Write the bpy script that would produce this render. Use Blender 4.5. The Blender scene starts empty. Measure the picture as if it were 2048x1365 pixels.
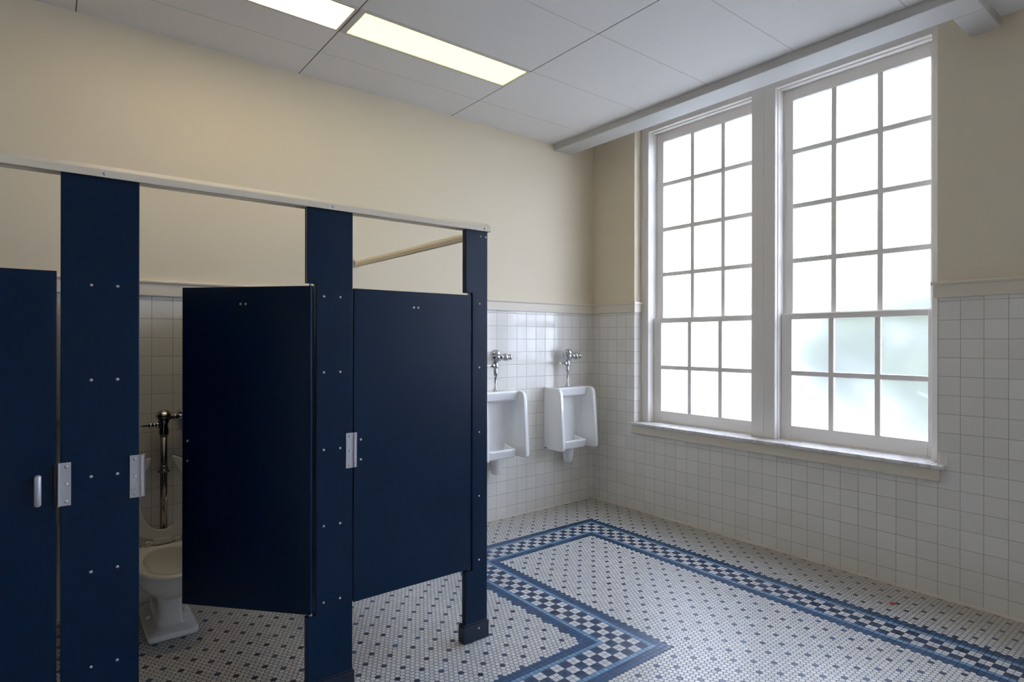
import bpy, bmesh, math, random
from mathutils import Vector, Matrix
random.seed(7)
C = bpy.context.scene.collection
SC = bpy.context.scene
PI = math.pi

# ------------------------------------------------------------------ node helper
class NT:
    """small expression builder over shader math nodes"""
    def __init__(self, mat):
        self.t = mat.node_tree
    def n(self, typ, **kw):
        nd = self.t.nodes.new(typ)
        for k, v in kw.items():
            setattr(nd, k, v)
        return nd
    def math(self, op, a, b=None, c=None):
        nd = self.n('ShaderNodeMath', operation=op)
        for i, v in enumerate((a, b, c)):
            if v is None: continue
            if isinstance(v, E): self.t.links.new(v.s, nd.inputs[i])
            else: nd.inputs[i].default_value = v
        return E(self, nd.outputs[0])
    def pos(self):
        g = self.n('ShaderNodeNewGeometry')
        s = self.n('ShaderNodeSeparateXYZ')
        self.t.links.new(g.outputs['Position'], s.inputs[0])
        return [E(self, s.outputs[i]) for i in range(3)]
    def vec(self, x, y, z=0.0):
        nd = self.n('ShaderNodeCombineXYZ')
        for i, v in enumerate((x, y, z)):
            if isinstance(v, E): self.t.links.new(v.s, nd.inputs[i])
            else: nd.inputs[i].default_value = v
        return nd.outputs[0]
    def white(self, x, y):
        nd = self.n('ShaderNodeTexWhiteNoise', noise_dimensions='2D')
        self.t.links.new(self.vec(x, y), nd.inputs['Vector'])
        return E(self, nd.outputs['Value'])
    def noise(self, scale, detail=3.0, rough=0.5, vec=None):
        nd = self.n('ShaderNodeTexNoise')
        nd.inputs['Scale'].default_value = scale
        nd.inputs['Detail'].default_value = detail
        nd.inputs['Roughness'].default_value = rough
        if vec is None:
            g = self.n('ShaderNodeNewGeometry'); vec = g.outputs['Position']
        self.t.links.new(vec, nd.inputs['Vector'])
        return E(self, nd.outputs['Fac'])
    def mixc(self, fac, a, b):
        nd = self.n('ShaderNodeMix', data_type='RGBA')
        nd.clamp_factor = True
        if isinstance(fac, E): self.t.links.new(fac.s, nd.inputs[0])
        else: nd.inputs[0].default_value = fac
        for i, v in ((6, a), (7, b)):
            if isinstance(v, tuple): nd.inputs[i].default_value = (*v, 1.0)
            else: self.t.links.new(v, nd.inputs[i])
        return nd.outputs[2]
class E:
    def __init__(self, nt, s): self.nt, self.s = nt, s
    def __add__(a, b): return a.nt.math('ADD', a, b)
    __radd__ = __add__
    def __sub__(a, b): return a.nt.math('SUBTRACT', a, b)
    def __rsub__(a, b): return a.nt.math('SUBTRACT', b, a)
    def __mul__(a, b): return a.nt.math('MULTIPLY', a, b)
    __rmul__ = __mul__
    def __truediv__(a, b): return a.nt.math('DIVIDE', a, b)
    def __neg__(a): return a.nt.math('MULTIPLY', a, -1.0)
    def __lt__(a, b): return a.nt.math('LESS_THAN', a, b)
    def __gt__(a, b): return a.nt.math('GREATER_THAN', a, b)
    def floor(a): return a.nt.math('FLOOR', a)
    def fract(a): return a.nt.math('FRACT', a)
    def round(a): return a.nt.math('ROUND', a)
    def abs(a): return a.nt.math('ABSOLUTE', a)
    def max(a, b): return a.nt.math('MAXIMUM', a, b)
    def min(a, b): return a.nt.math('MINIMUM', a, b)
    def fmod2(a): return (a * 0.5).fract() * 2.0          # floored modulo 2
    def sel(m, a, b):                                     # m ? a : b
        return m.nt.math('MULTIPLY_ADD', m, (a - b) if isinstance(a, E) or isinstance(b, E) else a - b, b) if not (isinstance(b, E) and not isinstance(a, E)) else m * (a - b) + b

def material(name, col=(.8, .8, .8), rough=.5, metal=0.0, spec=.5, coat=0.0):
    m = bpy.data.materials.new(name); m.use_nodes = True
    b = m.node_tree.nodes['Principled BSDF']
    b.inputs['Base Color'].default_value = (*col, 1)
    b.inputs['Roughness'].default_value = rough
    b.inputs['Metallic'].default_value = metal
    b.inputs['Specular IOR Level'].default_value = spec
    b.inputs['Coat Weight'].default_value = coat
    return m
def bsdf(m): return m.node_tree.nodes['Principled BSDF']
def bump(m, nt, h, dist, strength=1.0):
    b = nt.n('ShaderNodeBump'); b.inputs['Distance'].default_value = dist
    b.inputs['Strength'].default_value = strength
    m.node_tree.links.new(h.s, b.inputs['Height'])
    m.node_tree.links.new(b.outputs[0], bsdf(m).inputs['Normal'])

# ------------------------------------------------------------------ mesh helpers
class MB:
    def __init__(self): self.bm = bmesh.new(); self.mi = 0
    def _new(self, before):
        for f in self.bm.faces:
            if f not in before: f.material_index = self.mi
    def box(self, x0, x1, y0, y1, z0, z1):
        vs = [self.bm.verts.new(p) for p in ((x0,y0,z0),(x1,y0,z0),(x1,y1,z0),(x0,y1,z0),(x0,y0,z1),(x1,y0,z1),(x1,y1,z1),(x0,y1,z1))]
        for q in ((3,2,1,0),(4,5,6,7),(0,1,5,4),(1,2,6,5),(2,3,7,6),(3,0,4,7)):
            self.bm.faces.new([vs[i] for i in q]).material_index = self.mi
        return self
    def prism(self, pts, axis, a, b):
        """closed outline pts (2-D) extruded along axis from a to b"""
        def P(p, t):
            if axis == 'x': return (t, p[0], p[1])
            if axis == 'y': return (p[0], t, p[1])
            return (p[0], p[1], t)
        A = [self.bm.verts.new(P(p, a)) for p in pts]; B = [self.bm.verts.new(P(p, b)) for p in pts]
        n = len(pts)
        fs = [self.bm.faces.new(A), self.bm.faces.new(B[::-1])]
        for i in range(n):
            fs.append(self.bm.faces.new((A[i], B[i], B[(i+1)%n], A[(i+1)%n])))
        for f in fs: f.material_index = self.mi
        return self
    def lathe(self, prof, origin=(0,0,0), axis=(0,0,1), seg=24, smooth=True):
        """prof: list of (radius, along)"""
        ax = Vector(axis).normalized()
        q = Vector((0,0,1)).rotation_difference(ax)
        o = Vector(origin); rings = []
        for r, h in prof:
            if r <= 1e-6:
                rings.append([self.bm.verts.new(o + q @ Vector((0,0,h)))])
            else:
                rings.append([self.bm.verts.new(o + q @ Vector((r*math.cos(2*PI*k/seg), r*math.sin(2*PI*k/seg), h))) for k in range(seg)])
        for A, B in zip(rings, rings[1:]):
            for k in range(seg):
                k2 = (k+1) % seg
                if len(A) == 1 and len(B) == 1: continue
                if len(A) == 1: f = self.bm.faces.new((A[0], B[k2], B[k]))
                elif len(B) == 1: f = self.bm.faces.new((A[k], A[k2], B[0]))
                else: f = self.bm.faces.new((A[k], A[k2], B[k2], B[k]))
                f.smooth = smooth; f.material_index = self.mi
        for R, fl in ((rings[0], True), (rings[-1], False)):
            if len(R) > 1: self.bm.faces.new(R[::-1] if fl else R).material_index = self.mi
        return self
    def tube(self, p0, p1, r, seg=20, r2=None):
        d = Vector(p1) - Vector(p0)
        return self.lathe([(r, 0), (r if r2 is None else r2, d.length)], p0, d, seg)
    def dome(self, c, axis, r, h, seg=16):
        pr = [(r, 0.0)] + [(r*math.cos(t), h*math.sin(t)) for t in (PI/8, PI/4, 3*PI/8)] + [(0, h)]
        return self.lathe(pr, c, axis, seg)
    def loft(self, rings, smooth=True, cap=True):
        R = [[self.bm.verts.new(p) for p in ring] for ring in rings]
        n = len(R[0])
        for A, B in zip(R, R[1:]):
            for k in range(n):
                f = self.bm.faces.new((A[k], A[(k+1)%n], B[(k+1)%n], B[k])); f.smooth = smooth; f.material_index = self.mi
        if cap:
            self.bm.faces.new(R[0][::-1]); self.bm.faces.new(R[-1])
        return self
    def build(self, name, mats, parent=None, bevel=0, seg=2, loc=None, rotz=0, smooth=False):
        bmesh.ops.recalc_face_normals(self.bm, faces=self.bm.faces)
        me = bpy.data.meshes.new(name); self.bm.to_mesh(me); self.bm.free()
        for m in (mats if isinstance(mats, (list, tuple)) else [mats]): me.materials.append(m)
        o = bpy.data.objects.new(name, me); C.objects.link(o)
        if parent: o.parent = parent
        if loc: o.location = loc
        if rotz: o.rotation_euler.z = rotz
        if bevel:
            md = o.modifiers.new('bevel', 'BEVEL'); md.width = bevel; md.segments = seg
            md.limit_method = 'ANGLE'; md.angle_limit = math.radians(40); md.harden_normals = False
        if smooth:
            for p in me.polygons: p.use_smooth = True
        return o
def tag(o, label=None, cat=None, group=None, kind=None):
    if label: o['label'] = label
    if cat: o['category'] = cat
    if group: o['group'] = group
    if kind: o['kind'] = kind
    return o
def empty(name, loc, label, cat, group=None, kind=None, rotz=0):
    o = bpy.data.objects.new(name, None); C.objects.link(o); o.location = loc; o.rotation_euler.z = rotz
    o.empty_display_size = .1
    return tag(o, label, cat, group, kind)
def kids(o): return [c for c in bpy.data.objects if c.parent == o]
def copy_tree(o, parent=None):
    c = o.copy(); C.objects.link(c)
    if parent: c.parent = parent
    for ch in kids(o): copy_tree(ch, c)
    return c
def ceramic(o, vox, it=6):
    r = o.modifiers.new('remesh', 'REMESH'); r.mode = 'VOXEL'; r.voxel_size = vox; r.use_smooth_shade = True
    s = o.modifiers.new('smooth', 'SMOOTH'); s.iterations = it; s.factor = .5

# ------------------------------------------------------------------ measured dimensions (metres)
# corner of back wall and window wall at the origin; back wall y=0, window wall x=0, room towards -x, -y
CAM = Vector((-4.1498, -4.0272, 1.5187)); YAW = 0.664889; PITCH = -0.00025; ROLL = 0.0014195; FPX = 1181.686
ZC = 3.3206            # ceiling
XL, YF = -7.6, -7.6    # left wall, front wall (behind the camera)
YA, YB = -.519, -2.825 # window recess edges
DW = -3.46              # offset to the second, identical pair of windows of this wall
ZCAPB, ZCAPT = 1.778, 1.871
TILE = .1095

# ------------------------------------------------------------------ materials
PLASTER = material('cream wall paint', (.77, .68, .52), .62, spec=.3)
nt = NT(PLASTER); h = nt.noise(90, 4); bump(PLASTER, nt, h, .0008, .35)
WOODW = material('cream woodwork paint', (.74, .67, .55), .45)
nt = NT(WOODW); bump(WOODW, nt, nt.noise(60, 3), .0006, .3)
FRAMEW = material('white window paint', (.84, .80, .75), .4)
nt = NT(FRAMEW); bump(FRAMEW, nt, nt.noise(70, 3), .0006, .3)

def wall_tile(name, axis, off):
    m = material(name, (.7, .7, .7), .14)
    nt = NT(m); x, y, z = nt.pos()
    u = (x if axis == 'x' else y)
    a = (u + off) / TILE; b = (z - .095) / .1107
    fa, fb = a.fract(), b.fract()
    da = fa.min(1.0 - fa) * TILE; db = fb.min(1.0 - fb) * .1107
    d = da.min(db)
    grout = d < .0013
    rnd = nt.white(a.floor(), b.floor())
    dirt = nt.noise(2.2, 3)
    tcol = nt.mixc(rnd, (.78, .75, .69), (.83, .80, .745))
    gcol = nt.mixc(dirt, (.30, .27, .22), (.48, .45, .39))
    col = nt.mixc(grout, tcol, gcol)
    m.node_tree.links.new(col, bsdf(m).inputs['Base Color'])
    ro = grout.sel(.7, .13)
    m.node_tree.links.new(ro.s, bsdf(m).inputs['Roughness'])
    hh = (d * (1/.004)).min(1.0)
    # every tile leans a hair differently so reflections break from tile to tile
    tilt = (rnd - .5) * (fa - .5) * .35 + (nt.white(b.floor(), a.floor()) - .5) * (fb - .5) * .35
    bump(m, nt, hh + tilt, .0012, .6)
    return m
TILE_BACK = wall_tile('white square wall tile back', 'x', .1721)
TILE_WIN = wall_tile('white square wall tile window side', 'y', .4192)

# hex mosaic floor with the blue border
FLOOR = material('hexagon mosaic floor', (.6, .6, .6), .35)
nt = NT(FLOOR); x, y, z = nt.pos()
NX, NY = -1.71, -2.218
ur = x + .82; uf = y + .79
un = (NX - x).min(y - NY)
BW = .318
def band_u(x, y):
    return (x + .82).max(y + .79).max((NX - x).min(y - NY))
u = band_u(x, y)
m_in = u < BW * .5
m_notch = (x < NX) * (y > NY)
m_north = ((y + .476) > (x + .503)) * (1.0 - ((NX - x).min(y - NY) > (y + .79)))
def pick(inner, right, north, stall):
    o = m_north.sel(north, right)
    st = (NX - x).min(y - NY) > (x + .82).max(y + .79)
    o = st.sel(stall, o)
    return m_in.sel(inner, o)
sx = pick(.026216, .026395, .025263, .025091)
hy = pick(.021666, .022075, .022350, .022377)
cx0 = pick(-1.51986, -.28245, -.49959, -2.66614)
cy0 = pick(-2.27228, -2.84633, -.16741, -1.35641)
px, py = x - cx0, y - cy0
def near(px, py, w, hgt):
    """offset from p to its nearest point of a centred rectangular lattice w x hgt"""
    ax_ = px - (px / w).round() * w; ay_ = py - (py / hgt).round() * hgt
    qx, qy = px - w * .5, py - hgt * .5
    bx_ = qx - (qx / w).round() * w; by_ = qy - (qy / hgt).round() * hgt
    m = (ax_*ax_ + ay_*ay_) < (bx_*bx_ + by_*by_)
    return m.sel(ax_, bx_), m.sel(ay_, by_)
dx, dy = near(px, py, sx, hy * 2.0)
hxc, hyc = px - dx, py - dy                       # centre of this hexagon
ex, ey = near(hxc, hyc, sx * 5.0, hy * 6.0)
isdot = (ex.abs() + ey.abs()) < (sx * .4)
# hex metric (anisotropy removed)
ndx = dx.abs() / sx; ndy = dy.abs() / hy
hexd = ndx.max(ndx * .5 + ndy * .75)              # 0.5 at the edge
hgap = (.5 - hexd) * .0256
uc = band_u(hxc + cx0, hyc + cy0)
ishex = (uc < -.004).max(uc > (BW + .004))
# border squares
PCH = .0526
gi, gj = (-.585 - x) / PCH, (-.556 - y) / PCH
par = (gi.floor() + gj.floor()).fmod2() > .5      # white checks
f2i, f2j = (gi * 2.0).fract(), (gj * 2.0).fract()
sq = f2i.min(1.0 - f2i).min(f2j.min(1.0 - f2j)) * (PCH / 2)
inchk = (u > .083) * (u < .239)
inlight = ((u > .057) * (u < .083)).max((u > .239) * (u < .265))
rs = nt.white((gi * 2.0).floor(), (gj * 2.0).floor())
rh = nt.white((hxc * 97.3).round() * .13, (hyc * 113.1).round() * .17)
WH1, WH2 = (.53, .53, .53), (.65, .65, .64)
hexcol = nt.mixc(rh, WH1, WH2)
dotcol = nt.mixc(rh, (.013, .022, .055), (.026, .072, .20))
hexcol = nt.mixc(isdot, hexcol, dotcol)
navy = nt.mixc(rs, (.005, .045, .120), (.010, .072, .18))
chkd = nt.mixc(rs, (.006, .028, .080), (.010, .052, .135))
lite = nt.mixc(rs, (.11, .24, .40), (.17, .32, .48))
wsq = nt.mixc(rs, WH1, WH2)
bcol = nt.mixc(inlight, navy, lite)
bcol = nt.mixc(inchk, bcol, nt.mixc(par, chkd, wsq))
col = nt.mixc(ishex, bcol, hexcol)
gap = ishex.sel(hgap, sq)
isgrout = gap < ishex.sel(.0016, .0012)
white_here = ishex.max(inchk * par)
dirt = nt.noise(1.6, 4, .6)
gcol_l = nt.mixc(dirt, (.060, .054, .046), (.125, .115, .10))
gcol = nt.mixc(white_here, (.012, .028, .07), gcol_l)
col = nt.mixc(isgrout, col, gcol)
# worn, yellowed film in patches; dirt and warm bounce light painted along walls
film = ((dirt - .42) * 2.2).max(0.0).min(1.0) * .16
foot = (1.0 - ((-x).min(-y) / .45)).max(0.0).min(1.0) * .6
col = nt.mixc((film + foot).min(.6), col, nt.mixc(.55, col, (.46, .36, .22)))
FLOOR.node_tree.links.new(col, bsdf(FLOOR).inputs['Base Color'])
ro = isgrout.sel(.75, .27 + dirt * .16)
FLOOR.node_tree.links.new(ro.s, bsdf(FLOOR).inputs['Roughness'])
bump(FLOOR, nt, (gap * (1/.003)).min(1.0) + rh * .12, .0009, .5)

# suspended ceiling boards
CEIL = material('white ceiling board', (.74, .73, .71), .8, spec=.2)
nt = NT(CEIL); x, y, z = nt.pos()
fa = ((x + 1.615) / 1.21).fract(); fb = ((y + .388) / .611).fract()
da = fa.min(1.0 - fa) * 1.21; db = fb.min(1.0 - fb) * .611
speck = nt.noise(420, 2); pit = nt.noise(55, 2)
base = nt.mixc(speck, (.76, .74, .715), (.88, .86, .835))
base = nt.mixc((pit > .735) * .35, base, (.45, .43, .40))
base = nt.mixc((db < .0028) * .38, base, (.25, .24, .22))
base = nt.mixc((da < .0036) * .85, base, (.10, .09, .08))
CEIL.node_tree.links.new(base, bsdf(CEIL).inputs['Base Color'])
bump(CEIL, nt, (da.min(db * 1.6) * 200.0).min(1.0) + speck * .25, .0025, .5)

NAVY = material('navy enamel partition', (.002, .017, .05), .36, spec=.22)
nt = NT(NAVY)
NAVY.node_tree.links.new(nt.mixc(nt.noise(3.0, 4), (.0012, .0155, .046), (.0018, .0185, .054)), bsdf(NAVY).inputs['Base Color'])
bump(NAVY, nt, nt.noise(240, 2), .0004, .35)
SHOEM = material('dull navy shoe cover', (.010, .020, .045), .38, spec=.4)
ALU = material('brushed aluminium rail', (.88, .79, .63), .42, metal=0.0)
nt = NT(ALU); g = nt.n('ShaderNodeNewGeometry'); mp = nt.n('ShaderNodeMapping'); mp.inputs['Scale'].default_value = (2, 60, 160)
ALU.node_tree.links.new(g.outputs['Position'], mp.inputs[0])
bump(ALU, nt, nt.noise(1.0, 3, .5, mp.outputs[0]), .0006, .4)
PLATE = material('satin latch plate', (.55, .56, .60), .5, metal=.55)
STUD = material('steel stud', (.60, .60, .60), .3, metal=.9)
CHROME = material('polished chrome', (.64, .65, .68), .06, metal=1.0)
nt = NT(CHROME); CHROME.node_tree.links.new((nt.noise(9, 2) * .08 + .03).s, bsdf(CHROME).inputs['Roughness'])
DARK = material('black rubber bumper', (.01, .01, .01), .6)
DARKCHROME = material('chrome in dark reflection tone', (.40, .37, .33), .16, metal=1.0)  # base colour darkened to stand in for the dark partitions mirrored in it
CHINA = material('white vitreous china', (.80, .80, .78), .10, coat=.3)
nt = NT(CHINA); CHINA.node_tree.links.new(nt.mixc(nt.noise(3, 2), (.84, .84, .825), (.88, .88, .87)), bsdf(CHINA).inputs['Base Color'])
SEATM = material('white plastic seat', (.74, .72, .66), .28)
WATER = material('bowl water', (.30, .28, .18), .05)
MARBLE = material('pale marble sill', (.72, .70, .68), .22)
nt = NT(MARBLE)
v1 = ((nt.noise(7, 6, .65) - .5).abs() * 14.0).min(1.0)
MARBLE.node_tree.links.new(nt.mixc(v1, (.60, .57, .53), (.78, .765, .75)), bsdf(MARBLE).inputs['Base Color'])
MARK = material('printed maker mark', (.08, .08, .09), .4)
PINK = material('pink scrap', (.65, .06, .10), .6)
LENS = material('lit acrylic lens', (.9, .9, .85), .5)
nt = NT(LENS)
bsdf(LENS).inputs['Base Color'].default_value = (.05, .05, .05, 1)
bsdf(LENS).inputs['Emission Color'].default_value = (1.0, .80, .50, 1)
bsdf(LENS).inputs['Emission Strength'].default_value = 5.0
LENSDIM = LENS.copy(); LENSDIM.name = 'lit acrylic lens older tubes'
bsdf(LENSDIM).inputs['Emission Color'].default_value = (1.0, .95, .33, 1)
bsdf(LENSDIM).inputs['Emission Strength'].default_value = 1.75
TRIMW = material('white fixture trim', (.62, .60, .55), .45)

# frosted glass: part of the light passes straight, part is scattered by the etched face
GLASS = bpy.data.materials.new('frosted glass'); GLASS.use_nodes = True
t = GLASS.node_tree; t.nodes.clear()
out = t.nodes.new('ShaderNodeOutputMaterial')
tr = t.nodes.new('ShaderNodeBsdfTransparent'); tr.inputs[0].default_value = (.95, .96, .96, 1)
rf = t.nodes.new('ShaderNodeBsdfRefraction'); rf.inputs['Roughness'].default_value = .30; rf.inputs['IOR'].default_value = 1.25
rf.inputs['Color'].default_value = (.95, .96, .96, 1)
tl = t.nodes.new('ShaderNodeBsdfTranslucent'); tl.inputs[0].default_value = (.85, .89, .90, 1)
nzt = t.nodes.new('ShaderNodeTexNoise'); nzt.inputs['Scale'].default_value = 55; nzt.inputs['Detail'].default_value = 4
geo = t.nodes.new('ShaderNodeNewGeometry'); t.links.new(geo.outputs['Position'], nzt.inputs['Vector'])
bp = t.nodes.new('ShaderNodeBump'); bp.inputs['Strength'].default_value = .5; bp.inputs['Distance'].default_value = .002
t.links.new(nzt.outputs['Fac'], bp.inputs['Height']); t.links.new(bp.outputs[0], rf.inputs['Normal'])
gl = t.nodes.new('ShaderNodeBsdfGlossy'); gl.inputs['Roughness'].default_value = .15
m1 = t.nodes.new('ShaderNodeMixShader'); m1.inputs[0].default_value = .70
t.links.new(tr.outputs[0], m1.inputs[1]); t.links.new(rf.outputs[0], m1.inputs[2])
m2 = t.nodes.new('ShaderNodeMixShader'); m2.inputs[0].default_value = .05
t.links.new(m1.outputs[0], m2.inputs[1]); t.links.new(tl.outputs[0], m2.inputs[2])
m3 = t.nodes.new('ShaderNodeMixShader'); m3.inputs[0].default_value = .04
t.links.new(m2.outputs[0], m3.inputs[1]); t.links.new(gl.outputs[0], m3.inputs[2])
t.links.new(m3.outputs[0], out.inputs[0])

LEAF = material('pale green foliage', (.20, .30, .14), .7)
nt = NT(LEAF); LEAF.node_tree.links.new(nt.mixc(nt.noise(1.2, 4), (.054, .068, .027), (.070, .082, .034)), bsdf(LEAF).inputs['Base Color'])
BARK = material('tree bark', (.12, .09, .06), .9)
PAVE = material('pale gravel yard', (.55, .54, .52), .9)
nt = NT(PAVE); PAVE.node_tree.links.new(nt.mixc(nt.noise(.7, 4), (.23, .23, .21), (.29, .29, .27)), bsdf(PAVE).inputs['Base Color'])

SOFF = material('dull white box paint', (.58, .565, .54), .55)
# ------------------------------------------------------------------ room shell
S = lambda o, label, cat: tag(o, label, cat, kind='structure')
m = MB(); m.box(XL-.3, .35, YF-.3, .3, -.25, 0)
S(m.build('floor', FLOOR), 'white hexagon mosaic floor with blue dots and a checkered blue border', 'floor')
# back wall
m = MB(); m.mi = 0; m.box(XL-.3, .35, 0, .3, ZCAPB+.02, 3.95)
m.mi = 1; m.box(XL-.3, .35, 0, .3, 0, ZCAPB+.02)
S(m.build('wall_back', [PLASTER, TILE_BACK]), 'cream back wall over white tile, behind stalls and urinals', 'wall')
# window wall
m = MB()
for (a, b) in ((YA, 0.0), (YA+DW, YB), (YF-.3, YB+DW)):
    m.mi = 0; m.box(0, .35, a, b, ZCAPB+.02, 3.95)
    m.mi = 1; m.box(0, .35, a, b, 0, ZCAPB+.02)
for d in (0, DW):
    m.mi = 1; m.box(0, .35, YB+d, YA+d, 0, .766)
    m.mi = 0; m.box(0, .35, YB+d, YA+d, 3.62, 3.95)
S(m.build('wall_right', [PLASTER, TILE_WIN]), 'cream and white tiled wall holding the two tall windows', 'wall')
m = MB(); m.mi = 0; m.box(XL-.3, XL, YF-.3, 0, ZCAPB+.02, 3.95); m.mi = 1; m.box(XL-.3, XL, YF-.3, 0, 0, ZCAPB+.02)
S(m.build('wall_left', [PLASTER, TILE_WIN]), 'plain cream and tile wall at the far left, outside the picture', 'wall')
m = MB(); m.mi = 0; m.box(XL, 0, YF-.3, YF, ZCAPB+.02, 3.95); m.mi = 1; m.box(XL, 0, YF-.3, YF, 0, ZCAPB+.02)
S(m.build('wall_front', [PLASTER, TILE_BACK]), 'plain cream and tile wall behind the viewer', 'wall')
# ceiling: boards, with holes for the two lamps in view
XBEAM0, XBEAM1, YRET0, YRET1 = -.51, -.30, -2.98, -3.12
ZS = 3.262
LY0, LY1 = -.995, -.70                     # lamp row
LAMPS = [(-2.822, -1.618), (-4.038, -2.830)]
m = MB()
def ceil(x0, x1, y0, y1): m.box(x0, x1, y0, y1, ZC, ZC+.02)
ceil(XL, XBEAM0+.01, LY1, 0.0)
def row(y0, y1, xr):
    xs = [XL] + [v for l in sorted(LAMPS) for v in l] + [xr]
    for k in range(0, len(xs), 2): ceil(xs[k], xs[k+1], y0, y1)
row(LY0, LY1, XBEAM0+.01)
ceil(XL, XBEAM0+.01, YRET1, LY0)
ceil(XL, 0.0, -.30+DW, YRET1); ceil(XL, XBEAM0+.01, YRET1+DW, -.30+DW); ceil(XL, 0.0, YF, YRET1+DW)
m.box(XL-.3, .35, YF-.3, .3, 3.95, 4.05)
S(m.build('ceiling', CEIL), 'white suspended ceiling of rectangular boards with thin dark joints', 'ceiling')
# boxed edge of the ceiling around the window cove
m = MB()
for y0, d in ((-.001, 0), (-.30+DW, DW)):
    m.box(XBEAM0, XBEAM1, YRET1+d, y0, ZS, ZC)
    m.box(XBEAM0+.06, XBEAM1, YRET1+d, y0, ZC, 3.95)
    m.box(XBEAM1, -.001, YRET1+d, YRET0+d, ZS, 3.95)
    if d: m.box(XBEAM1, -.001, y0-.14, y0, ZS, 3.95)
o = S(m.build('trim_1', SOFF, bevel=.004), 'white boxed ceiling edge running above the two windows', 'ceiling edge')
# wainscot caps
def cap_profile(sgn=1):
    return [(0, ZCAPB), (-.016, ZCAPB), (-.018, ZCAPB+.004), (-.018, ZCAPT-.022), (-.028, ZCAPT-.016), (-.030, ZCAPT-.008), (-.026, ZCAPT), (0, ZCAPT)]
m = MB(); m.prism(cap_profile(), 'x', XL, -.001)
S(m.build('trim_2', WOODW), 'cream cap rail on the back wall above the tile', 'cap rail')
m = MB()
m.prism([(p[0], p[1]) for p in cap_profile()], 'y', YA-.016, -.001)
m.box(-.016, .088, YA-.018, YA, ZCAPB, ZCAPT-.02); m.box(-.028, .088, YA-.028, YA, ZCAPT-.02, ZCAPT)
S(m.build('trim_3', WOODW, bevel=.002), 'short cream cap rail between the corner and the windows', 'cap rail')
m = MB()
m.prism([(p[0], p[1]) for p in cap_profile()], 'y', YA+DW-.016, YB+.016)
m.box(-.016, .088, YB, YB+.018, ZCAPB, ZCAPT-.02); m.box(-.028, .088, YB, YB+.028, ZCAPT-.02, ZCAPT)
S(m.build('trim_4', WOODW, bevel=.002), 'cream cap rail right of the windows above the tile', 'cap rail')
# caulk bead at the foot of the tile
bead = [(0, 0), (-.014, 0), (-.010, .008), (-.004, .013), (0, .014)]
GROUTB = material('cream caulk bead', (.68, .63, .54), .6)
m = MB(); m.prism(bead, 'x', XL, -.001); S(m.build('baseboard_back', GROUTB), 'thin cream bead at the foot of the back wall tile', 'base bead')
m = MB(); m.prism(bead, 'y', YF, -.001); S(m.build('baseboard_right', GROUTB), 'thin cream bead at the foot of the window wall tile', 'base bead')
# sill
for n, d, lab in ((5, 0, 'under both windows in view'), (7, DW, 'under the far pair of windows outside the picture')):
    m = MB()
    m.box(-.045, .168, -2.80+d, YA-.001+d, .766, .790); m.box(-.045, -.002, -2.872+d, -2.80+d, .766, .790); m.box(-.045, -.002, YA+d, -.498+d, .766, .790)
    m.box(0, .168, YB+.001+d, -2.80+d, .766, .790)
    S(m.build('trim_%d' % n, MARBLE, bevel=.006, seg=3), 'long pale marble sill ' + lab, 'window sill')
    m = MB(); m.box(-.026, -.001, -2.845+d, -.505+d, .693, .766)
    S(m.build('trim_%d' % (n+1), WOODW, bevel=.003), 'cream apron board below the marble sill ' + lab, 'apron board')

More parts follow.
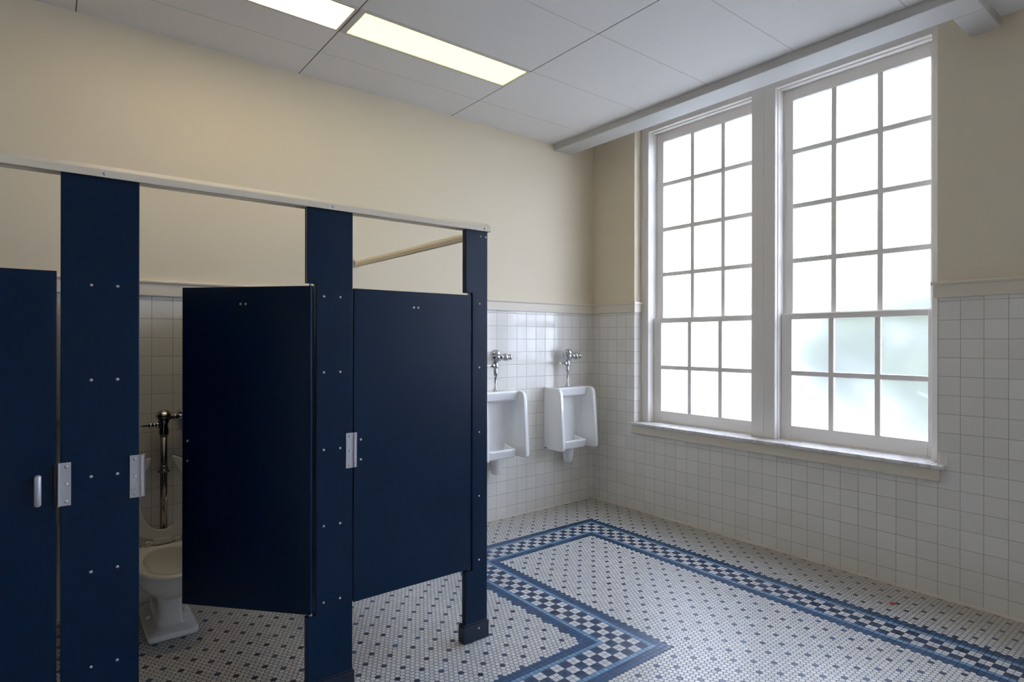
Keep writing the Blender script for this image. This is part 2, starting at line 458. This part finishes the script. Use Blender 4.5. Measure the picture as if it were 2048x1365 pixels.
# ------------------------------------------------------------------ windows
XF = .092            # face of the casings
XLO, XUP = .165, .205
def window(name, label, jl, jr, gl, gr, vm, casing_boards, jr_body):
    """jl/jr jamb faces, gl/gr glass edges, vm: vertical muntin centres"""
    root = empty(name, (.2, (jl+jr)/2, .79), label, 'window', kind='structure')
    def P(mb, nm, mat, par=root, bevel=.003):
        o = mb.build(nm, mat, None, bevel=bevel); o.parent = par
        if par is root: o.matrix_parent_inverse = Matrix.Translation(-Vector(root.location))
        return o
    m = MB()
    for (a, b) in casing_boards: m.box(XF, XF+.03, a, b, .79, 3.62)
    m.box(XF, XF+.03, casing_boards[1][1], casing_boards[0][0], 3.395, 3.62)
    a0 = casing_boards[0][0]
    m.box(XF-.006, XF, a0, a0+.011, .79, 3.406); m.box(XF-.006, XF, casing_boards[1][1]-.0, a0, 3.395, 3.405)
    P(m, 'casing', FRAMEW)
    m = MB()   # box frame: jambs with stops, head, sub-sill
    m.box(XF+.03, .30, jl, jl+.085, .79, 3.62); m.box(XF+.03, .30, jr_body-.06, jr_body, .79, 3.62)
    m.box(XF+.03, .30, jr_body, jl, 3.40, 3.62)
    m.box(XUP-.006, XUP, jl-.010, jl, 1.70, 3.40)
    m.box(XF+.03, XLO-.004, jr_body, jl, 3.385, 3.40)
    m.box(XLO-.004, .30, jr_body, jl, .78, .80)
    P(m, 'frame', FRAMEW)
    def sash(nm, x, z0, z1, gz0, gz1, mun_z, g0, g1):
        s = MB()
        s.box(x, x+.036, g0, jl-.001, z0, z1); s.box(x, x+.036, jr_body+.001, g1, z0, z1)
        s.box(x, x+.036, g1, g0, z0, gz0); s.box(x, x+.036, g1, g0, gz1, z1)
        for c in vm: s.box(x+.004, x+.030, c-.0175, c+.0175, gz0, gz1)
        for c in mun_z:
            ys = [g0] + [q for q in vm] + [g1]
            for k in range(len(ys)-1):
                e0 = ys[k] - (.0175 if k else 0); e1 = ys[k+1] + (.0175 if k < len(ys)-2 else 0)
                s.box(x+.004, x+.030, e1, e0, c-.0175, c+.0175)
        so = P(s, nm, FRAMEW)
        g = MB(); g.box(x+.016, x+.020, g1, g0, gz0, gz1)
        go = g.build('glass_pane', GLASS, None, bevel=0); go.parent = so
    sash('lower_sash', XLO, .80, 1.722, .895, 1.680, (1.284,), gl, gr)
    sash('upper_sash', XUP, 1.685, 3.40, 1.730, 3.312, (2.118, 2.523, 2.930), gl+.010, gr)
    return root
for n, d, lab in ((1, 0, ('left tall window of frosted panes, nearer the urinals', 'right tall window of frosted panes, a green blur in its lower sash')),
                  (3, DW, ('frosted window outside the picture, beside the narrow pier', 'frosted window outside the picture, farthest from the urinals'))):
    A = lambda *v: [q+d for q in v]
    window('window_%d' % n, lab[0], *A(-.605, -1.592, -.688, -1.567), A(-.980, -1.274), [A(-.605, YA), A(-1.69, -1.592)], -1.645+d)
    window('window_%d' % (n+1), lab[1], *A(-1.788, -2.768, -1.868, -2.728), A(-2.145, -2.441), [A(-1.782, -1.69), A(YB, -2.768)], -2.812+d)

# ------------------------------------------------------------------ stall partitions
YP = -1.556
def screw(parent, x, z, y=YP, r=.0052):
    m = MB(); m.dome((0,0,0), (0,-1,0), r, .0035, 12)
    o = m.build('screw', STUD, parent); o.location = Vector((x, y, z)) - Vector(parent.location if parent.parent is None else (0,0,0))
    return o
LEV = (1.707, 1.383, 1.053, .728, .403)
def pilaster(label, x0, x1, notch, sx, shoe, extra=()):
    root = empty('pilaster', ((x0+x1)/2, YP+.016, 0), label, 'stall post')
    L = Vector(root.location)
    pts = [(x1, .012), (x1, 2.080), (x0, 2.080)]
    if notch:
        pts += [(x0, 1.760), (notch, 1.760), (notch, .357), (x0, .357)]
    pts += [(x0, .012)]
    m = MB(); m.prism([(p[0]-L.x, p[1]) for p in pts], 'y', -.016, .016)
    m.build('post', NAVY, root, bevel=.0025)
    m = MB(); a, b, hgt = shoe
    m.box(a-L.x, b-L.x, -.026, .026, 0, hgt-.008); m.box(a-L.x+.005, b-L.x-.005, -.021, .021, hgt-.008, hgt)
    m.build('shoe', SHOEM, root, bevel=.003)
    for z in LEV:
        for x in sx: screw(root, x, z)
    for x, z, yy in extra: screw(root, x, z, yy)
    return root
p_left = pilaster('widest navy post, left of the open stall door', -4.119, -3.896, None, (-4.036, -3.961), (-4.125, -3.890, .085))
p_mid = pilaster('middle navy post that the open stall door hangs from', -3.300, -3.100, -3.262, (-3.229, -3.157), (-3.306, -3.094, .082))
p_end = pilaster('narrow navy end post nearest the urinals', -2.507, -2.373, -2.466, (-2.424,), (-2.522, -2.368, .092),
                 ((-2.432, .060, YP-.011), (-2.418, 2.052, YP), (-2.386, 2.050, YP)))
pilaster('navy post outside the picture that carries the left edge stall door', -4.990, -4.750, None, (-4.915, -4.840), (-4.996, -4.744, .085))
def keeper(parent, x0, x1, z0, z1, flange, deep=.01):
    L = Vector(parent.location)
    m = MB(); m.box(x0-L.x, x1-L.x, -.020, -.0162, z0, z1)
    if flange == 'R': m.box(x1-L.x-.014, x1-L.x, -.026, -.020, z0+.002, z1); m.box(x1-L.x-.004, x1-L.x, -.026, deep, z0+.002, z1)
    else: m.box(x0-L.x-.002, x0-L.x+.003, -.026, -.014, z0, z1)
    k = m.build('latch_plate', PLATE, parent, bevel=.001)
    sxp = (x0+x1)/2 + (-.008 if flange == 'R' else .004)
    for z in (z1-.014, (z0+z1)/2, z0+.014):
        d = MB(); d.dome((sxp-L.x, -.020, z), (0,-1,0), .0058, .003, 12); d.build('screw', STUD, k)
    if flange == 'L':
        d = MB(); d.box(x0-L.x-.012, x0-L.x-.0025, -.024, -.0145, z0+.004, z1-.002); d.build('bumper', DARK, k)
    tag(k, 'pale metal latch plate with three screws')
keeper(p_left, -4.124, -4.091, .966, 1.110, 'L')
keeper(p_left, -3.925, -3.879, .962, 1.112, 'R')
keeper(p_mid, -3.132, -3.083, .962, 1.115, 'R', -.014)

def door(label, px, width, ang, hx=-.003):
    """hinged at its right end, door runs towards -x; ang > 0 swings into the stall"""
    root = empty('stall_door', (px, YP+.016, .367), label, 'stall door', rotz=-ang)
    m = MB(); m.box(-width, .004, -.0125, .0125, 0, 1.382)
    m.build('door_panel', NAVY, root, bevel=.002)
    m = MB(); m.tube((hx, 0, -.010), (hx, 0, 0), .007); m.tube((hx, 0, 1.382), (hx, 0, 1.391), .007)
    m.build('hinge_pin', STUD, root)
    return root
def dscrew(root, x, z):
    m = MB(); m.dome((x, -.0125, z), (0,-1,0), .0056, .003, 12); return m.build('screw', STUD, root)
d3 = door('closed navy stall door at the end nearest the urinals', -2.474, .620, 0.0)
for x, z in ((-3.061, 1.080), (-3.061, .992), (-2.798, 1.675), (-2.774, 1.675)): dscrew(d3, x+2.474, z-.367)
d2 = door('navy stall door standing half open into the toilet stall', -3.280, .604, math.radians(48.3))
d2.location.y = YP + .006
for x, z in ((-.578, .713), (-.578, .626), (-.322, 1.308), (-.298, 1.308)): dscrew(d2, x, z)
d1 = door('navy stall door at the left edge with a chrome pull', -4.133, .610, 0.0, -.600)
m = MB()
hx, hz = -.045, 1.028-.367
m.lathe([(.0, -.052), (.006, -.051), (.0095, -.046), (.0095, .046), (.006, .051), (0, .052)], (-.045, -.028, hz), (0,0,1), 16)
m.tube((-.045, -.028, hz+.040), (-.045, -.0125, hz+.040), .005); m.tube((-.045, -.028, hz-.040), (-.045, -.0125, hz-.040), .005)
m.build('pull_handle', PLATE, d1)
# rails
root = empty('head_rail', (-4.2, YP, 2.076), 'long aluminium rail along the top of the stall posts', 'rail')
m = MB()
prof = [(-.016, .002), (-.016, .026), (-.012, .030), (.012, .047), (.040, .047), (.048, .040), (.048, .002), (.042, .002), (.042, .034), (-.010, .022), (-.010, .002)]
m.prism([(p[0], p[1]) for p in prof], 'x', -.80, 1.832)
m.build('rail', ALU, root)
m = MB(); m.prism([(p[0]*1.03, p[1]) for p in (prof[0], prof[1], prof[2], prof[3], prof[4], prof[5], prof[6])], 'x', 1.8325, 1.836); m.build('end_cap', ALU, root)
for x in (-4.000, -3.195, -2.402):
    m = MB(); m.dome((x+4.2, -.016, .014), (0,-1,0), .0062, .0035, 12); m.build('screw', STUD, root)
root = empty('side_rail', (-2.416, -.75, 2.045), 'short aluminium rail tying the end post to the back wall', 'rail')
m = MB(); m.prism([(-.012, .003), (-.014, .022), (-.010, .034), (.004, .046), (.014, .046), (.014, .003), (.010, .003), (.010, .036), (-.006, .024), (-.006, .003)], 'y', -.785, .742)
m.build('rail', ALU, root)
m = MB(); m.box(-.017, .017, .738, .7495, -.004, .050); m.build('wall_bracket', STUD, root, bevel=.002)
for x, lab in ((-4.877, 'navy divider panel outside the picture, left of the left edge stall'), (-3.998, 'navy divider panel between the left edge stall and the open stall'), (-3.193, 'navy divider panel between the open stall and the closed stall'), (-2.424, 'navy end panel closing the last stall beside the urinals')):
    root = empty('divider_panel', (x, -.78, .367), lab, 'stall panel')
    m = MB(); m.box(-.0125, .0125, -.742, .755, 0, 1.382); m.build('panel', NAVY, root, bevel=.002)
    for z in (.12, 1.26):
        m = MB(); m.box(-.022, .022, .752, .7795, z-.03, z+.03); m.build('wall_bracket', STUD, root, bevel=.002)
        m = MB(); m.box(-.022, .022, -.7435, -.715, z-.03, z+.03); m.build('post_bracket', STUD, root, bevel=.002)

# ------------------------------------------------------------------ urinals
def make_urinal():
    root = empty('urinal', (-.405, 0, .41), 'x', 'urinal', 'wall urinals')
    m = MB(); z0 = -.41
    wing = [(-.002, 1.100), (-.150, 1.100), (-.190, 1.092), (-.210, 1.072), (-.219, 1.045), (-.253, .580), (-.247, .556), (-.228, .546), (-.002, .546)]
    wing = [(a, b+z0) for a, b in wing]
    m.prism(wing, 'x', -.2235, -.182); m.prism(wing, 'x', .182, .2235)
    m.box(-.20, .20, -.045, -.002, .546+z0, 1.100+z0)
    m.prism([(-.002, 1.100+z0), (-.140, 1.100+z0), (-.150, 1.090+z0), (-.135, 1.025+z0), (-.110, 1.015+z0), (-.002, 1.005+z0)], 'x', -.20, .20)
    # rounded sides of the cavity
    n = 8
    for s in (-1, 1):
        pts = [(s*.19, -.04)] + [(s*(.19 - .10*(1-math.sin(k/n*PI/2))), -.04 - .10*(1-math.cos(k/n*PI/2))) for k in range(n+1)] + [(s*.19, -.14)]
        m.prism(pts[1:-1] + [(s*.192, -.04)], 'z', .56+z0, 1.03+z0)
    # basin: floor, front lip, cheeks
    m.box(-.14, .14, -.165, -.03, .546+z0, .566+z0)
    m.prism([(-.150, .546+z0), (-.172, .550+z0), (-.190, .612+z0), (-.186, .624+z0), (-.170, .624+z0), (-.150, .58+z0)], 'x', -.128, .128)
    for s in (-1, 1):
        a, b = sorted((s*.108, s*.136))
        m.prism([(-.03, .546+z0), (-.168, .548+z0), (-.187, .618+z0), (-.03, .655+z0)], 'x', a, b)
    body = m.build('body', CHINA, root, smooth=True); ceramic(body, .0055, 5)
    m = MB(); m.lathe([(.034, 0), (.043, .010), (.047, .05), (.054, .11), (.070, .145)], (0, -.085, 0), (0,0,1), 24)
    m.build('outlet_trap', CHINA, root, smooth=True)
    m = MB(); m.lathe([(.0, .0), (.020, .0), (.020, .003), (0, .004)], (0, -.085, .157), (0,0,1), 16); m.build('drain_strainer', CHROME, root)
    m = MB(); m.box(-.2252, -.2236, -.045, -.012, .556+z0, .563+z0); m.build('printed_mark', MARK, root)
    return root
ur = make_urinal(); ur['label'] = 'white wall urinal nearest the corner, seen whole'
ur2 = copy_tree(ur); ur2.location.x = -1.225; ur2['label'] = 'white wall urinal half hidden by the narrow navy end post'
def make_urinal_valve():
    root = empty('flush_valve', (-.415, -.088, 1.101), 'x', 'flush valve', 'urinal flush valves')
    m = MB(); m.lathe([(.024, .002), (.026, .006), (.026, .014), (.017, .018), (.017, .028), (.0105, .030), (.0105, .118), (.013, .122), (.017, .150), (.019, .195)], (0,0,0), (0,0,1), 20)
    m.build('supply_tube', CHROME, root)
    m = MB(); m.lathe([(.019, .190), (.026, .196), (.026, .214), (.021, .220), (.024, .245), (.036, .262), (.043, .282), (.043, .300)], (0,0,0), (0,0,1), 24); m.build('valve_body', CHROME, root)
    m = MB(); m.lathe([(.047, .298), (.048, .310), (.043, .326), (.030, .339), (.012, .345), (0, .346)], (0,0,0), (0,0,1), 24); m.build('valve_cap', CHROME, root)
    m = MB(); m.lathe([(.016, .018), (.018, .030), (.018, .046), (.011, .052)], (0, -.002, .212), (-1,-.15,0), 16)
    m.lathe([(.010, .050), (.008, .062), (.0075, .100), (.010, .124), (.006, .131), (0, .132)], (0, -.002, .212), (-1,-.15,.02), 12); m.build('handle', CHROME, root)
    m = MB(); m.lathe([(.017, .025), (.017, .046), (.027, .048), (.027, .064), (.020, .066), (.020, .074), (.031, .080), (.034, .098), (.031, .116), (.021, .122), (.021, .134), (.026, .138), (.026, .156), (.014, .164), (0, .165)], (0,0,.280), (1,0,0), 20); m.build('stop_valve', CHROME, root)
    m = MB(); m.tube((.100, .0, .280), (.100, .075, .280), .017); m.lathe([(.036, 0), (.034, .008), (.020, .014)], (.100, .0875, .280), (0,-1,0), 24); m.build('wall_flange', CHROME, root)
    return root
fv = make_urinal_valve(); fv['label'] = 'chrome flush valve on the urinal nearest the corner'
fv2 = copy_tree(fv); fv2.location.x = -1.235; fv2['label'] = 'chrome flush valve on the half hidden urinal beside the end post'

# ------------------------------------------------------------------ toilets
def egg(hw, y0, y1, z, n=2.2, N=40, xc=0):
    yc, hl = (y0+y1)/2, (y1-y0)/2; r = []
    for k in range(N):
        t = 2*PI*k/N; c, s = math.cos(t), math.sin(t)
        r.append((xc + hw*math.copysign(abs(c)**(2/n), c), yc + hl*math.copysign(abs(s)**(2/n), s), z))
    return r
def make_toilet():
    root = empty('toilet', (-3.645, -.12, 0), 'x', 'toilet', 'stall toilets')
    m = MB(); d = .12
    k = .950
    R = [egg(.114, -.600+d, -.13+d, .001, 14), egg(.117, -.604+d, -.13+d, .006, 14), egg(.117, -.604+d, -.13+d, .026, 14), egg(.111, -.598+d, -.13+d, .033, 12), egg(.066, -.535+d, -.13+d, .038, 8), egg(.060, -.525+d, -.13+d, .046, 7),
         egg(.057, -.515+d, -.13+d, .10, 6), egg(.062, -.520+d, -.13+d, .17, 5), egg(.088, -.560+d, -.12+d, .205, 3), egg(.135, -.655+d, -.10+d, .255, 2.5),
         egg(.158, -.725+d, -.09+d, .310, 2.4), egg(.166, -.752+d, -.08+d, .352, 2.4), egg(.170, -.765+d, -.07+d, .374, 2.4), egg(.170, -.765+d, -.07+d, .386, 2.4), egg(.164, -.757+d, -.075+d, .393, 2.4),
         egg(.124, -.715+d, -.255+d, .393, 2.2), egg(.119, -.709+d, -.260+d, .384, 2.2), egg(.116, -.70+d, -.265+d, .345, 2.2), egg(.100, -.655+d, -.29+d, .28, 2.2), egg(.06, -.56+d, -.36+d, .195, 2.2)]
    R = [[(p[0], p[1], p[2]*k) for p in r] for r in R]
    m.loft(R, True); m.build('bowl', CHINA, root)
    m = MB(); m.loft([egg(.072, -.58+d, -.34+d, .212, 2.2), egg(.073, -.582+d, -.338+d, .215, 2.2)], True); m.build('bowl_water', WATER, root)
    for s in (-1, 1):
        m = MB(); m.dome((s*.088, -.36+d, .036), (0,0,1), .014, .020, 14); m.build('bolt_cap', CHINA, root)
    # raised open-front seat leaning back
    N = 44; outer, inner = [], []
    for k in range(N+1):
        f = k/N
        th = PI/2 + .36 + f*(2*PI - .72); ti = PI/2 + .53 + f*(2*PI - 1.06)
        c, s = math.cos(th), math.sin(th); outer.append((.178*math.copysign(abs(c)**.85, c), .235 + .232*math.copysign(abs(s)**.85, s)))
        c, s = math.cos(ti), math.sin(ti); inner.append((.108*math.copysign(abs(c)**.9, c), .245 + .190*math.copysign(abs(s)**.95, s)))
    outer[0] = (-.060, .462); outer[-1] = (.060, .462); inner[0] = (-.048, .452); inner[-1] = (.048, .452)
    q = Matrix.Rotation(math.radians(-6), 4, 'X')       # lean towards the wall
    def P(p, t): v = q @ Vector((p[0], -t, p[1])); return (v.x, v.y - .19 + d, v.z + .398)
    m = MB(); bmv = m.bm
    A = [bmv.verts.new(P(p, 0)) for p in outer]; B = [bmv.verts.new(P(p, 0)) for p in inner]
    A2 = [bmv.verts.new(P(p, .020)) for p in outer]; B2 = [bmv.verts.new(P(p, .020)) for p in inner]
    for k in range(N):
        for quad in ((A[k], A[k+1], B[k+1], B[k]), (A2[k], B2[k], B2[k+1], A2[k+1]), (A[k], A2[k], A2[k+1], A[k+1]), (B[k], B[k+1], B2[k+1], B2[k])):
            bmv.faces.new(quad)
    bmv.faces.new((A[0], B[0], B2[0], A2[0])); bmv.faces.new((A[-1], A2[-1], B2[-1], B[-1]))
    st = m.build('seat', SEATM, root, bevel=.006, seg=3)
    for (bx, bz) in ((-.125, .33), (.125, .33), (-.145, .14), (.145, .14)):
        m = MB(); v = P((bx, bz), .020); m.lathe([(.011, -.002), (.011, .010), (.007, .014), (0, .014)], v, (0,-1,0), 12); m.build('bumper', SEATM, st)
    m = MB(); m.tube((-.085, -.195+d, .392), (.085, -.195+d, .392), .014); m.box(-.088, -.060, -.215+d, -.175+d, .370, .400); m.box(.060, .088, -.215+d, -.175+d, .370, .400)
    m.box(-.045, .045, -.222+d, -.180+d, .380, .410)
    m.build('hinge', SEATM, root, bevel=.004)
    return root
tl = make_toilet(); tl['label'] = 'white toilet with raised open front seat in the open stall'
tl2 = copy_tree(tl); tl2.location.x = -4.285; tl2['label'] = 'toilet glimpsed through the slot beside the left edge stall door'
def make_toilet_valve():
    root = empty('flush_valve', (-3.625, -.088, .36), 'x', 'flush valve', 'toilet flush valves')
    m = MB(); m.tube((0,0,.016), (0,0,.660), .0195, 24); m.build('flush_pipe', DARKCHROME, root)
    m = MB(); m.lathe([(.0195, .395), (.034, .398), (.034, .404), (.022, .410), (.022, .430), (.0195, .434)], (0,0,0), (0,0,1), 24); m.build('pipe_collar', DARKCHROME, root)
    m = MB(); m.lathe([(.026, .612), (.027, .616), (.027, .648), (.023, .655), (.023, .672), (.030, .690), (.034, .712)], (0,0,0), (0,0,1), 24); m.build('valve_body', DARKCHROME, root)
    m = MB(); m.lathe([(.034, .710), (.043, .714), (.043, .726), (.038, .732), (.034, .742), (.026, .746), (.024, .752), (.012, .755), (0, .755)], (0,0,0), (0,0,1), 12); m.build('valve_cap', DARKCHROME, root)
    m = MB(); m.lathe([(.014, .020), (.019, .024), (.019, .040), (.012, .046), (.012, .058), (.015, .060), (.015, .076), (.006, .080), (.0055, .140), (.004, .146), (0, .146)], (0,-.002,.672), (-1,-.12,0), 16); m.build('handle', CHROME, root)
    m = MB(); m.lathe([(.015, .03), (.015, .050), (.019, .052), (.019, .064), (.014, .066), (.014, .098), (.026, .104), (.028, .125), (.024, .140), (0, .142)], (0,0,.712), (1,0,0), 20); m.build('stop_valve', CHROME, root)
    m = MB(); m.tube((.118, 0, .712), (.118, .080, .712), .017); m.lathe([(.042, 0), (.041, .010), (.032, .024), (.020, .032)], (.118, .0875, .712), (0,-1,0), 24); m.build('wall_flange', CHROME, root)
    m = MB(); m.lathe([(.026, .0), (.026, .03), (.021, .034)], (0,0,.016), (0,0,1), 24); m.build('spud_nut', DARKCHROME, root)
    return root
tv = make_toilet_valve(); tv['label'] = 'chrome flush valve and pipe behind the raised toilet seat'
tv2 = copy_tree(tv); tv2.location.x = -4.265; tv2['label'] = 'chrome flush valve behind the left edge stall door'

# ------------------------------------------------------------------ ceiling lamps
def lamp(label, x0, x1, fr, mat, y0=LY0):
    LY0, LY1 = y0, y0+.295
    root = empty('ceiling_light', ((x0+x1)/2, (LY0+LY1)/2, ZC-.004), label, 'ceiling light', 'recessed lamps in the ceiling')
    L = root.location
    a, b, c, d = x0-L.x+.001, x1-L.x-.001, LY0-L.y+.001, LY1-L.y-.001
    fl_, frr, fs = fr
    m = MB(); z0, z1 = -.002, .006
    m.box(a, a+fl_, c, d, z0, z1); m.box(b-frr, b, c, d, z0, z1); m.box(a+fl_, b-frr, c, c+fs, z0, z1); m.box(a+fl_, b-frr, d-fs, d, z0, z1)
    m.box(a, b, c, d, .055, .060)
    m.build('frame', TRIMW, root, bevel=.001)
    m = MB(); m.box(a+fl_, b-frr, c+fs, d-fs, .003, .006); m.build('lens', mat, root)
    return root
lamp('recessed ceiling light seen whole, above the closed stall', *LAMPS[0], (.036, .020, .014), LENSDIM)
lamp('brighter recessed ceiling light cut by the top of the picture', *LAMPS[1], (.014, .016, .014), LENS)

# ------------------------------------------------------------------ debris
m = MB()
b0 = m.bm
vs = [b0.verts.new(p) for p in ((-.022, .004, .002), (-.006, .012, .006), (.014, .013, .003), (.018, -.002, .007), (.006, -.013, .002), (-.010, -.006, .008))]
b0.faces.new(vs)
o = m.build('paper_scrap', PINK, None, loc=(-.312, -2.699, .001))
md = o.modifiers.new('solid', 'SOLIDIFY'); md.thickness = .0012
tag(o, 'small crumpled pink red scrap on the floor below the right window', 'scrap')

# ------------------------------------------------------------------ outside
m = MB(); m.box(.4, 60, -45, 45, -1.0, -.8)
tag(m.build('yard', PAVE), 'bright pale yard outside, blurred behind the frosted windows', 'ground', kind='structure')
def tree(x, y, r, hgt, label, seed):
    rnd = random.Random(seed)
    root = empty('tree', (x, y, -.8), label, 'tree', 'trees outside the right window')
    m = MB(); m.lathe([(.16, 0), (.11, 1.0), (.08, hgt*.6)], (0,0,0), (0,0,1), 12); m.build('trunk', BARK, root)
    m = MB()
    for k in range(26):
        a, e = rnd.uniform(0, 2*PI), rnd.uniform(-.9, 1)
        rr = r*rnd.uniform(.35, .8)
        c = Vector((math.cos(a)*rr*math.sqrt(1-e*e*.8), math.sin(a)*rr*math.sqrt(1-e*e*.8), hgt*.54 + e*hgt*.38))
        s = rnd.uniform(.30, .5)*r
        bmesh.ops.create_icosphere(m.bm, subdivisions=2, radius=s, matrix=Matrix.Translation(c))
    for v in m.bm.verts: v.co += Vector((rnd.uniform(-1,1), rnd.uniform(-1,1), rnd.uniform(-1,1))) * .05 * r
    m.build('crown', LEAF, root, smooth=True)
tree(8.6, 2.65, 1.0, 3.75, 'bushy green tree, leftmost of the three blurred behind the right window', 1)
tree(11.9, 2.2, 1.25, 4.1, 'bushy green tree farthest from the right window, between the two nearer trees', 2)
tree(8.6, -.40, 1.1, 3.8, 'bushy green tree, rightmost of the three blurred behind the right window', 3)

# ------------------------------------------------------------------ daylight, camera, view
w = bpy.data.worlds.new('overcast sky'); SC.world = w; w.use_nodes = True
bg = w.node_tree.nodes['Background']
bg.inputs[0].default_value = (.71, .785, 1.0, 1); bg.inputs[1].default_value = 10.0

cam = bpy.data.cameras.new('camera'); co = bpy.data.objects.new('camera', cam); C.objects.link(co)
s, c = math.sin(YAW), math.cos(YAW)
F = Vector((s, c, 0)); R = Vector((c, -s, 0)); U = Vector((0, 0, 1))
F2 = F*math.cos(PITCH) + U*math.sin(PITCH); U2 = U*math.cos(PITCH) - F*math.sin(PITCH)
R3 = R*math.cos(ROLL) + U2*math.sin(ROLL); U3 = U2*math.cos(ROLL) - R*math.sin(ROLL)
M = Matrix((R3, U3, -F2)).transposed().to_4x4(); M.translation = CAM
co.matrix_world = M
cam.sensor_width = 36; cam.sensor_fit = 'HORIZONTAL'; cam.lens = 36*FPX/2048; cam.clip_start = .02
SC.camera = co
SC.view_settings.view_transform = 'Standard'; SC.view_settings.look = 'None'
SC.view_settings.gamma = 1; SC.view_settings.use_curve_mapping = False
SC.view_settings.exposure = 0.56
SC.cycles.use_denoising = True
SC.cycles.max_bounces = 14; SC.cycles.diffuse_bounces = 8; SC.cycles.glossy_bounces = 6; SC.cycles.transmission_bounces = 8
